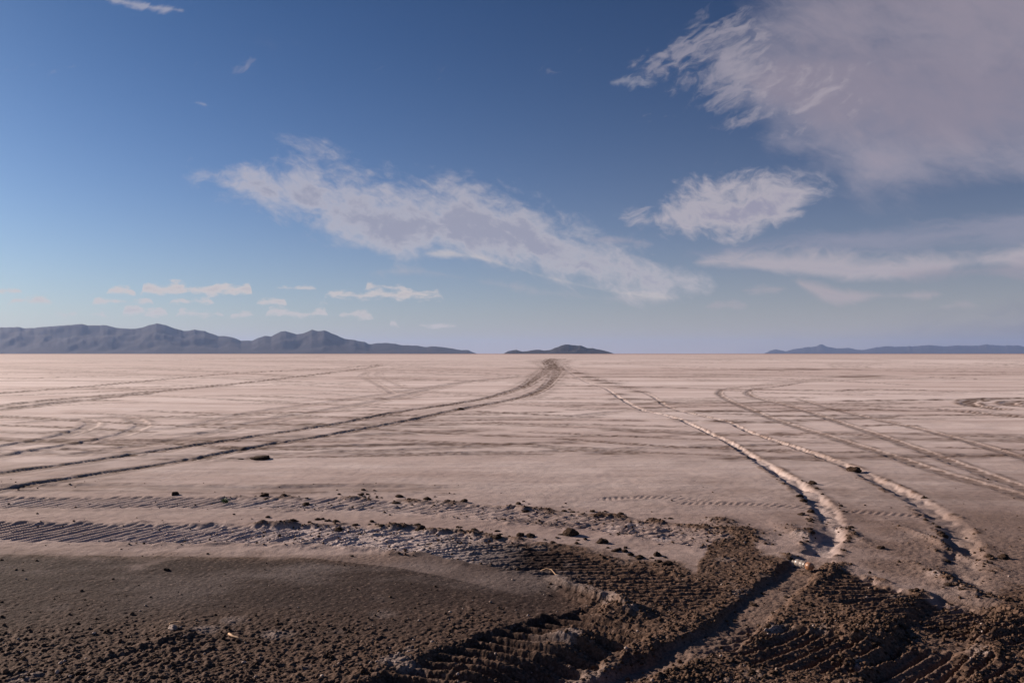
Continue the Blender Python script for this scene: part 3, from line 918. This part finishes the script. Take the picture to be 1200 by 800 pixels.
# ------------------------------------------------------------------ mountains
def rock_material(name, c0, c1, c2):
    mt, n, bs, out = material(name)
    pos = n.new('ShaderNodeNewGeometry').outputs['Position']
    a = n.noise(pos, 0.0016, 8.0, 0.62)
    b = n.noise(n.vmul(pos, (1, 1, 3)), 0.006, 6.0, 0.6)
    c = n.mix(n.step(a, 0.35, 0.65), c0, c1)
    c = n.mix(n.m('MULTIPLY', n.step(b, 0.5, 0.7), 0.5), c, c2)
    n.put(bs.inputs['Base Color'], c)
    bs.inputs['Roughness'].default_value = 0.95
    bs.inputs['Specular IOR Level'].default_value = 0.05
    return mt


rock = rock_material('desert_rock', (0.032, 0.028, 0.028, 1), (0.044, 0.036, 0.034, 1), (0.028, 0.026, 0.026, 1))


def mountain(name, label, dist, depth, sky_pts, ncol, nrow, rough, seed, mt=rock):
    """a range with a real crest, spurs and foot; its skyline follows measured heights"""
    sky_pts = sorted(sky_pts)
    xs = np.array([p[0] for p in sky_pts])
    hs = np.array([max(414.2 - p[1], 0.0) for p in sky_pts])
    px = np.linspace(xs[0], xs[-1], ncol)
    hp = np.interp(px, xs, hs)
    hp = hp + perlin(px / 9.0, px * 0 + seed, seed) * np.minimum(hp, 8) * 0.085 + perlin(px / 3.5, px * 0 + seed, seed + 1) * np.minimum(hp, 6) * (0.035 if seed != 29 else 0.10)
    hp = np.maximum(hp, 0)
    d = np.linspace(-1, 1, nrow)
    D, Pp = np.meshgrid(d, px, indexing='ij')
    hp2 = np.broadcast_to(hp, D.shape)
    yb = dist + D * depth * 0.5
    # spurs and gullies: ridged noise, strongest half-way down
    bearing = (Pp - 600) / FPX
    X = bearing * yb
    k = rough
    rid = 1 - np.abs(fbm(X, yb * 0.7, k, 5, 0.55, seed + 5)) * 1.7
    bend = perlin(X / (k * 2.2), yb * 0 + 1, seed + 2) * 0.22
    dd = np.clip(np.abs(D - bend * (1 - np.abs(D))), 0, 1)
    prof = (1 - dd) ** 1.15
    mid = np.clip(4 * prof * (1 - prof), 0, 1)
    Z = hp2 / FPX * dist * (prof + 0.15 * mid * (rid - 0.55))
    Z = np.clip(Z, 0, hp2 / FPX * dist)
    ridge = np.argmax(Z / yb, axis=0)
    top = (Z / yb).max(axis=0)
    fix = np.where(top > 1e-9, (hp / FPX) / np.maximum(top, 1e-9), 1.0)
    Z = Z * fix[None, :]
    Z[0, :] = -2.0
    Z[-1, :] = -2.0
    me = bpy.data.meshes.new(name)
    vv = np.stack([X, yb, Z - 0.5], -1).reshape(-1, 3)
    q = (np.arange(nrow - 1)[:, None] * ncol + np.arange(ncol - 1)[None, :])
    fc = np.stack([q, q + 1, q + 1 + ncol, q + ncol], -1).reshape(-1, 4)
    me.from_pydata(vv.tolist(), [], fc.tolist())
    me.update()
    me.materials.append(mt)
    me.shade_smooth()
    o = link(name, me)
    return tag(o, label, None, None, 'structure')


mountain('mountain_range', 'long dark blue mountain range along the left horizon', 16000, 5000,
         [(-420, 410), (-300, 396), (-200, 388), (-120, 390), (-60, 385), (0, 383.5), (20, 383), (30, 384.5), (55, 382.5), (75, 381), (93, 379.5), (108, 381), (125, 381), (137, 384),
          (152, 385), (165, 384), (175, 380.5), (183, 379), (192, 380), (203, 384), (215, 387.5), (228, 386), (240, 388), (255, 393), (268, 394), (282, 398.5), (295, 399),
          (303, 396), (310, 393), (318, 394), (328, 388.5), (335, 387.5), (346, 391), (355, 391), (365, 386), (372, 387.5), (380, 387), (392, 391.5), (403, 396.5), (415, 398),
          (428, 401), (432, 403), (440, 402), (455, 401.5), (470, 404), (485, 404.5), (500, 406.5), (505, 405.5), (515, 406), (530, 408), (541, 410), (549, 410), (555, 412.8), (559, 414.5)],
         900, 40, 1500.0, 3)
mountain('island_hill', 'small dark isolated hill rising from the salt flat near the middle of the horizon', 11000, 1800,
         [(590, 414.6), (595, 411.3), (605, 409.4), (612, 411.5), (618, 411.2), (624, 409.8), (632, 409.4), (638, 410.4), (645, 409.6), (652, 406.8), (658, 404.6), (666, 403.2), (672, 404.2), (680, 404.6),
          (688, 407), (697, 408.2), (706, 410), (713, 411.8), (720, 414.6)], 320, 30, 500.0, 17)
mountain('mountain_range', 'hazy pinkish blue mountain range low on the right horizon', 32000, 6000,
         [(895, 414.6), (903, 410.5), (910, 409), (920, 411.5), (930, 409), (945, 406.5), (955, 406), (963, 403), (970, 406), (980, 408), (993, 407.5), (1010, 410), (1020, 408.5), (1030, 406), (1045, 405.5),
          (1055, 406), (1075, 405.5), (1090, 403.8), (1105, 406), (1120, 404.5), (1140, 405), (1155, 403.5), (1170, 404.5), (1185, 404.5), (1200, 405.5), (1260, 403), (1330, 406), (1420, 409), (1500, 414)], 700, 40, 2200.0, 29)
print('mountains', round(time.time() - T0, 1))


# ------------------------------------------------------------------ mud clods
cm, n, bs, out = material('mud_clod')
pos = n.new('ShaderNodeTexCoord').outputs['Object']
oi = n.new('ShaderNodeObjectInfo')
f1 = n.noise(pos, 5.0, 6.0, 0.65)
c = n.mix(n.step(f1, 0.35, 0.68), (0.040, 0.026, 0.019, 1), (0.105, 0.066, 0.046, 1))
c = n.mix(n.m('MULTIPLY', n.step(n.noise(pos, 2.2, 4.0, 0.6), 0.56, 0.7), 0.5), c, (0.33, 0.26, 0.23, 1))
n.put(bs.inputs['Base Color'], c)
bs.inputs['Roughness'].default_value = 0.95
bs.inputs['Specular IOR Level'].default_value = 0.1
bp = n.new('ShaderNodeBump')
bp.inputs['Strength'].default_value = 0.7
bp.inputs['Distance'].default_value = 0.15
n.put(bp.inputs['Height'], n.noise(pos, 9.0, 5.0, 0.7))
n.l.new(bp.outputs[0], bs.inputs['Normal'])


def clod_mesh(seed, sub=3, rough=0.42):
    bm = bmesh.new()
    bmesh.ops.create_icosphere(bm, subdivisions=sub, radius=1.0)
    off = Vector((seed * 7.3, seed * 3.1, seed * 1.7))
    for v in bm.verts:
        p = v.co.copy()
        k = 1.0 + rough * mnoise.noise(p * 1.2 + off) + rough * 0.7 * abs(mnoise.noise(p * 2.6 + off)) + rough * 0.45 * mnoise.noise(p * 5.5 + off)
        v.co = p * k
        v.co.z = v.co.z * 0.62 if v.co.z > 0 else v.co.z * 0.3
    me = bpy.data.meshes.new('mud_clod')
    bm.to_mesh(me)
    bm.free()
    me.materials.append(cm)
    me.shade_smooth()
    return me


clod_meshes = [clod_mesh(i + 1) for i in range(8)]
rc = random.Random(21)


def put_clod(px, py, size_px, label, group=None, flat=1.0, cat='clod'):
    x, y = unproject(px, py)
    r = size_px / 2 / FPX * y
    o = bpy.data.objects.new('mud_clod', rc.choice(clod_meshes))
    COL.objects.link(o)
    o.location = (x, y, ground_z(x, y) + 0.05 * r)
    o.rotation_euler = (rc.uniform(-0.2, 0.2), rc.uniform(-0.2, 0.2), rc.uniform(0, 6.28))
    o.scale = (r * rc.uniform(0.8, 1.15), r * rc.uniform(0.8, 1.15), r * flat * rc.uniform(0.8, 1.2))
    return tag(o, label, cat, group)


def size_word(d):
    return 'tiny' if d < 4.0 else 'small' if d < 6.0 else 'middling' if d < 8.5 else 'large'


# single lumps one can point at
put_clod(305, 537.5, 18, 'flat dark mud clod alone on the pale crust below the dark sweeping track', flat=0.5)
put_clod(282, 538, 7, 'smaller dark clod left of the flat lone clod', flat=0.6)
put_clod(310, 582, 9, 'dark mud clod on the far rim of the upper tread track')
put_clod(205, 580, 9, 'small dark clod lying alone just above the upper tread track')
put_clod(195, 667, 7, 'lone dark lump on the smooth brown apron at left')
put_clod(1032, 643, 8, 'pair-forming dark clod between the two deep ruts')
put_clod(1177, 655, 11, 'round dark clod right of the right deep rut')
put_clod(1160, 654, 8, 'paler small clod beside the round dark clod right of the deep rut')
put_clod(1001, 552, 16, 'knobbly clod on the left rim of the right deep rut higher up')
put_clod(770, 650, 12, 'dark clod at the far end of the lower tread track')
put_clod(540, 480, 9, 'clod standing on the dark sweeping track halfway along', flat=0.8)
put_clod(668, 626, 20, 'largest dark clod on the far edge of the lower tread track', flat=0.9)

G_A = 'dark mud clods heaped along the far edge of the lower tread track'
G_B = 'mud clods scattered along the upper tread track'
G_C = 'clods on the rims of the deep ruts'
G_D = 'clods lying in the churned brown mud at lower right'
up_edge = [(285, 609), (330, 609), (400, 611), (440, 613), (470, 618), (520, 619), (570, 622), (610, 625), (640, 628), (700, 634), (740, 642), (775, 654), (800, 668)]
ex, ey = zip(*up_edge)
for q in range(60):
    px = rc.uniform(290, 800)
    d_ = 3.5 + 7.5 * rc.random() ** 1.8 * (0.6 + px / 1200)
    w_ = 'at the left start of' if px < 400 else 'beside the whitest stretch of' if px < 540 else 'above the twig on' if px < 680 else 'at the right end of'
    put_clod(px, np.interp(px, ex, ey) + rc.gauss(1.5, 3.0) * (0.4 + px / 900), d_, f'{size_word(d_)} dark mud clod {w_} the lower tread track edge', G_A, rc.uniform(0.7, 1.1))
for q in range(56):
    px = rc.choice([rc.uniform(330, 470), rc.uniform(600, 800), rc.uniform(250, 860)])
    cy = np.interp(px, [0, 330, 430, 520, 600, 700, 767, 860], [583, 583, 581, 586, 593, 601, 611, 622])
    d_ = 2.5 + 7 * rc.random() ** 2
    w_ = 'near the green tuft on' if px < 360 else 'along the middle of' if px < 600 else 'on the cloddy right part of' if px < 780 else 'at the muddy right end of'
    put_clod(px, cy + rc.gauss(0.5, 3.5), d_, f'{size_word(d_)} mud clod {w_} the upper tread track', G_B, rc.uniform(0.6, 1.0))
for q in range(60):
    t = rc.random() ** 0.7
    if rc.random() < 0.55:
        py = 560 + 100 * t
        cx = np.interp(py, [552, 570, 587, 602, 620, 636, 655], [910, 938, 957, 970, 974, 968, 957])
        half_ = 6 + 14 * (py - 540) / 110
        px = cx + rc.choice([-1, 1, -1]) * (half_ + abs(rc.gauss(0, 5)) + 3)
    else:
        py = 570 + 130 * t
        cx = np.interp(py, [562, 582, 604, 622, 645, 673, 700], [1027, 1067, 1100, 1121, 1129, 1132, 1137])
        half_ = 5 + 15 * (py - 550) / 150
        px = cx + rc.choice([-1, -1, 1]) * (half_ + abs(rc.gauss(0, 4)) + 3)
    d_ = 2.5 + 7 * rc.random() ** 2
    w_ = ('left' if px < cx else 'right') + ' rim of the ' + ('deep rut with the bottle' if cx < 1000 else 'far right deep rut') + (', near end' if py > 610 else ', farther up')
    put_clod(px, py, d_, f'{size_word(d_)} brown clod on the {w_}', G_C, rc.uniform(0.7, 1.1))
for q in range(64):
    px, py = rc.uniform(880, 1195), rc.uniform(690, 798)
    d_ = 3 + 7 * rc.random() ** 2
    w_ = ('just below the bottle' if py < 725 else 'between rut bed and bottom edge') if px < 985 else ('below the far right deep rut' if py < 745 else 'in the bottom right corner')
    put_clod(px, py, d_, f'{size_word(d_)} crumbly brown clod in churned mud {w_}', G_D, rc.uniform(0.6, 1.0))


# fine crumbs nobody would count: one mesh
def crumbs(name, label, mat, spots, sub=1):
    base = []
    for sd in range(6):
        bm = bmesh.new()
        bmesh.ops.create_icosphere(bm, subdivisions=sub, radius=1.0)
        off = Vector((sd * 5.1 + 2, sd * 2.3, 9))
        co = np.array([list(v.co * (1 + 0.55 * mnoise.noise(v.co * 1.5 + off))) for v in bm.verts])
        fc = np.array([[v.index for v in f.verts] for f in bm.faces])
        base.append((co, fc))
        bm.free()
    vs, fs, off = [], [], 0
    for (x, y, r) in spots:
        co, fc = base[rc.randrange(6)]
        a = rc.uniform(0, 6.28)
        c_, s_ = math.cos(a), math.sin(a)
        p = co * np.array([r, r * rc.uniform(0.6, 1.0), r * rc.uniform(0.5, 0.9)])
        p = np.stack([p[:, 0] * c_ - p[:, 1] * s_ + x, p[:, 0] * s_ + p[:, 1] * c_ + y, p[:, 2] + ground_z(x, y) + 0.2 * r], -1)
        vs.append(p)
        fs.append(fc + off)
        off += len(p)
    me = bpy.data.meshes.new(name)
    me.from_pydata(np.concatenate(vs).tolist(), [], np.concatenate(fs).tolist())
    me.materials.append(mat)
    me.shade_smooth()
    return tag(link(name, me), label, None, None, 'stuff')


def scatter(count, maxr, minr, dens):
    out_ = []
    tries = 0
    while len(out_) < count and tries < count * 40:
        tries += 1
        px, py = rc.uniform(-20, 1220), rc.uniform(560, 815)
        j = min(max(int(np.searchsorted(YS, unproject(px, py)[1])), 0), NR - 1)
        x, y = unproject(px, py)
        c_ = min(max(int(np.searchsorted(US, x / max(y, y0))), 0), NC - 1)
        if rc.random() < dens(j, c_):
            out_.append((x, y, minr + (maxr - minr) * rc.random() ** 3))
    return out_


wm, n, bs, out = material('salt_crumb')
pos = n.new('ShaderNodeNewGeometry').outputs['Position']
n.put(bs.inputs['Base Color'], n.mix(n.step(n.noise(pos, 20.0, 3.0), 0.4, 0.6), (0.24, 0.18, 0.15, 1), (0.42, 0.34, 0.30, 1)))
bs.inputs['Roughness'].default_value = 0.9
dm, n, bs, out = material('mud_crumb')
pos = n.new('ShaderNodeNewGeometry').outputs['Position']
n.put(bs.inputs['Base Color'], n.mix(n.step(n.noise(pos, 16.0, 3.0), 0.4, 0.62), (0.045, 0.029, 0.021, 1), (0.13, 0.083, 0.057, 1)))
bs.inputs['Roughness'].default_value = 0.95
bs.inputs['Specular IOR Level'].default_value = 0.1
crumbs('mud_crumbs', 'fine dark mud crumbs strewn over the churned ground', dm,
       scatter(9000, 0.020, 0.005, lambda j, c_: float(0.02 + np.clip(CHURN[j, c_], 0, 1) ** 1.3 * 0.9) * (1 - 0.85 * float(left_flat[j, c_])) * (0.25 + 0.75 * MUD[j, c_])))
crumbs('salt_crumbs', 'fine pale salt crumbs strewn over the churned ground', wm,
       scatter(500, 0.016, 0.004, lambda j, c_: float(np.clip(CHURN[j, c_], 0, 1)) * 0.8))
print('clods', round(time.time() - T0, 1))


# ------------------------------------------------------------------ the bottle
def lathe(name, prof, seg, mat, parent, close=True):
    bm = bmesh.new()
    rings = []
    for (z, r) in prof:
        rings.append([bm.verts.new((r * math.cos(2 * math.pi * k / seg), r * math.sin(2 * math.pi * k / seg), z)) for k in range(seg)])
    for a, b in zip(rings, rings[1:]):
        for k in range(seg):
            bm.faces.new((a[k], a[(k + 1) % seg], b[(k + 1) % seg], b[k]))
    if close:
        bm.faces.new(rings[0][::-1])
        bm.faces.new(rings[-1])
    for v in bm.verts:      # a little dented
        v.co.x *= 1 + 0.05 * mnoise.noise(v.co * 22)
        v.co.y *= 1 + 0.05 * mnoise.noise(v.co * 25 + Vector((3, 1, 2)))
    me = bpy.data.meshes.new(name)
    bm.to_mesh(me)
    bm.free()
    me.materials.append(mat)
    me.shade_smooth()
    return link(name, me, parent)


pm, n, bs, out = material('clouded_plastic')
pos = n.new('ShaderNodeTexCoord').outputs['Object']
d = n.step(n.noise(pos, 30.0, 5.0, 0.6), 0.4, 0.65)
n.put(bs.inputs['Base Color'], n.mix(d, (0.52, 0.47, 0.43, 1), (0.28, 0.21, 0.17, 1)))
n.put(bs.inputs['Roughness'], n.step(d, 0, 1, 0.22, 0.6))
bs.inputs['Transmission Weight'].default_value = 0.35
bs.inputs['IOR'].default_value = 1.35
om, n, bs, out = material('stained_base')
pos = n.new('ShaderNodeTexCoord').outputs['Object']
n.put(bs.inputs['Base Color'], n.mix(n.noise(pos, 40.0, 4.0), (0.33, 0.15, 0.07, 1), (0.24, 0.13, 0.08, 1)))
bs.inputs['Roughness'].default_value = 0.4
bx, by = unproject(945, 667)
bt = bpy.data.objects.new('plastic_bottle', None)
COL.objects.link(bt)
tag(bt, 'cloudy discarded plastic bottle lying across the bend of the left deep rut', 'bottle')
p0 = unproject(934, 664)
p1 = unproject(957, 671)
az = math.atan2(p1[1] - p0[1], p1[0] - p0[0])
bt.location = (p0[0] - 0.01, p0[1], 0.0)
bt.rotation_euler = (0, 0, az)
axis = Matrix.Rotation(math.pi / 2, 4, 'Y')
Lb = 0.215
zb = max(ground_z(*p0), ground_z(*p1), ground_z(bx, by)) + 0.040
bt.location.z = zb
body = lathe('body', [(0.0, 0.018), (0.004, 0.029), (0.02, 0.034), (0.055, 0.034), (0.06, 0.0315), (0.066, 0.034), (0.10, 0.034), (0.105, 0.0315), (0.111, 0.034), (0.135, 0.0345)], 28, pm, bt)
shoulder = lathe('base', [(0.136, 0.0347), (0.165, 0.0345), (0.185, 0.033), (0.19, 0.026)], 28, om, bt)
neck = lathe('neck', [(-0.022, 0.0125), (-0.012, 0.013), (-0.001, 0.0178)], 20, pm, bt)
capb = lathe('cap', [(-0.038, 0.0135), (-0.036, 0.015), (-0.0235, 0.015), (-0.0225, 0.014)], 20, pm, bt)
for o in (body, shoulder, neck, capb):
    o.rotation_euler = (0, math.pi / 2, 0)

# ------------------------------------------------------------------ green tuft, twigs
tm, n, bs, out = material('green_leaf')
oi = n.new('ShaderNodeNewGeometry')
n.put(bs.inputs['Base Color'], n.mix(n.noise(oi.outputs['Position'], 60.0, 3.0), (0.05, 0.11, 0.04, 1), (0.09, 0.16, 0.06, 1)))
bs.inputs['Roughness'].default_value = 0.6
tx, ty = unproject(263.5, 588.5)
tuft = tag(bpy.data.objects.new('plant_tuft', None), 'tiny green tuft growing on the upper tread track', 'plant')
COL.objects.link(tuft)
tuft.location = (tx, ty, ground_z(tx, ty))
blade = None
for q in range(46):
    bm = bmesh.new()
    a = rc.uniform(0, 6.28)
    hgt = rc.uniform(0.035, 0.075)
    ln_ = rc.uniform(0.02, 0.055)
    w_ = 0.008
    prev = None
    for k in range(5):
        f = k / 4
        r_ = ln_ * f
        z_ = hgt * (f * 1.5 - 0.6 * f * f)
        ww = w_ * (1 - 0.85 * f) * (0.6 + f)
        cx, cy = math.cos(a) * r_, math.sin(a) * r_
        l_ = bm.verts.new((cx - math.sin(a) * ww, cy + math.cos(a) * ww, z_))
        r__ = bm.verts.new((cx + math.sin(a) * ww, cy - math.cos(a) * ww, z_ - 0.002))
        if prev:
            bm.faces.new((prev[0], prev[1], r__, l_))
        prev = (l_, r__)
    me = bpy.data.meshes.new('leaf')
    bm.to_mesh(me)
    bm.free()
    me.materials.append(tm)
    o = link('leaf', me, tuft)
    o.location = (rc.uniform(-0.035, 0.035), rc.uniform(-0.03, 0.03), 0)

sm, n, bs, out = material('dry_straw')
pos = n.new('ShaderNodeTexCoord').outputs['Object']
n.put(bs.inputs['Base Color'], n.mix(n.noise(pos, 50.0, 3.0), (0.42, 0.26, 0.14, 1), (0.55, 0.38, 0.24, 1)))
bs.inputs['Roughness'].default_value = 0.8


def twig(pts, r, label):
    P = [Vector((*unproject(px, py), 0)) for px, py in pts]
    for p in P:
        p.z = ground_z(p.x, p.y)
    zt = max(p.z for p in P)
    for i, p in enumerate(P):
        p.z = max(p.z + r * 1.5, zt - 0.01 + 0.012 * math.sin(i * 1.7))
    bm = bmesh.new()
    rings = []
    for i, p in enumerate(P):
        d_ = (P[min(i + 1, len(P) - 1)] - P[max(i - 1, 0)]).normalized()
        s_ = d_.cross(Vector((0, 0, 1))).normalized()
        u_ = s_.cross(d_)
        rr = r * (1 - 0.5 * i / len(P))
        rings.append([bm.verts.new(p + s_ * rr * math.cos(k * math.pi / 3) + u_ * rr * math.sin(k * math.pi / 3)) for k in range(6)])
    for a, b in zip(rings, rings[1:]):
        for k in range(6):
            bm.faces.new((a[k], a[(k + 1) % 6], b[(k + 1) % 6], b[k]))
    bm.faces.new(rings[0][::-1])
    bm.faces.new(rings[-1])
    me = bpy.data.meshes.new('twig')
    bm.to_mesh(me)
    bm.free()
    me.materials.append(sm)
    me.shade_smooth()
    return tag(link('twig', me), label, 'twig')


twig([(634, 668), (640, 667), (646, 669), (651, 671.5), (655, 673)], 0.008, 'straw coloured twig lying at the near edge of the lower tread track')
twig([(268, 743), (273, 745.5), (278, 747), (284, 750)], 0.008, 'short pale twig on the brown mud right of the pale crusted lump')
twig([(199, 733), (204, 731), (210, 731.5), (216, 734)], 0.007, 'curved straw stem beside the pale crusted lump')

# pale crusted lump on the little mound, bottom left
lm = clod_mesh(33)
lm.materials.clear()
lm.materials.append(wm)
x, y = unproject(203, 739)
o = link('salt_lump', lm)
o.location = (x, y, ground_z(x, y) + 0.01)
o.scale = (0.024, 0.045, 0.03)
o.rotation_euler = (0, 0, 0.8)
tag(o, 'pale salt crusted lump on a small mound at lower left', 'lump')

# ------------------------------------------------------------------ haze
hm = bpy.data.materials.new('haze_air')
hm.use_nodes = True
for nd in list(hm.node_tree.nodes):
    hm.node_tree.nodes.remove(nd)
n = NT(hm.node_tree)
out = n.new('ShaderNodeOutputMaterial')
vol = n.new('ShaderNodeVolumePrincipled')
vol.inputs['Color'].default_value = (0.36, 0.54, 0.94, 1)
vol.inputs['Density'].default_value = 1.9e-5
vol.inputs['Anisotropy'].default_value = 0.2
n.l.new(vol.outputs[0], out.inputs['Volume'])
hv = bmesh.new()
bmesh.ops.create_cube(hv, size=1.0)
top = 760.0
for v in hv.verts:
    v.co = Vector((v.co.x * 180000, v.co.y * 48000 + 21000, (v.co.z + 0.5) * (top + 4) - 4))
me = bpy.data.meshes.new('haze')
hv.to_mesh(me)
hv.free()
me.materials.append(hm)
hz = tag(link('haze', me), 'thin pale air fading the far mountains', None, None, 'stuff')
print('done', round(time.time() - T0, 1))
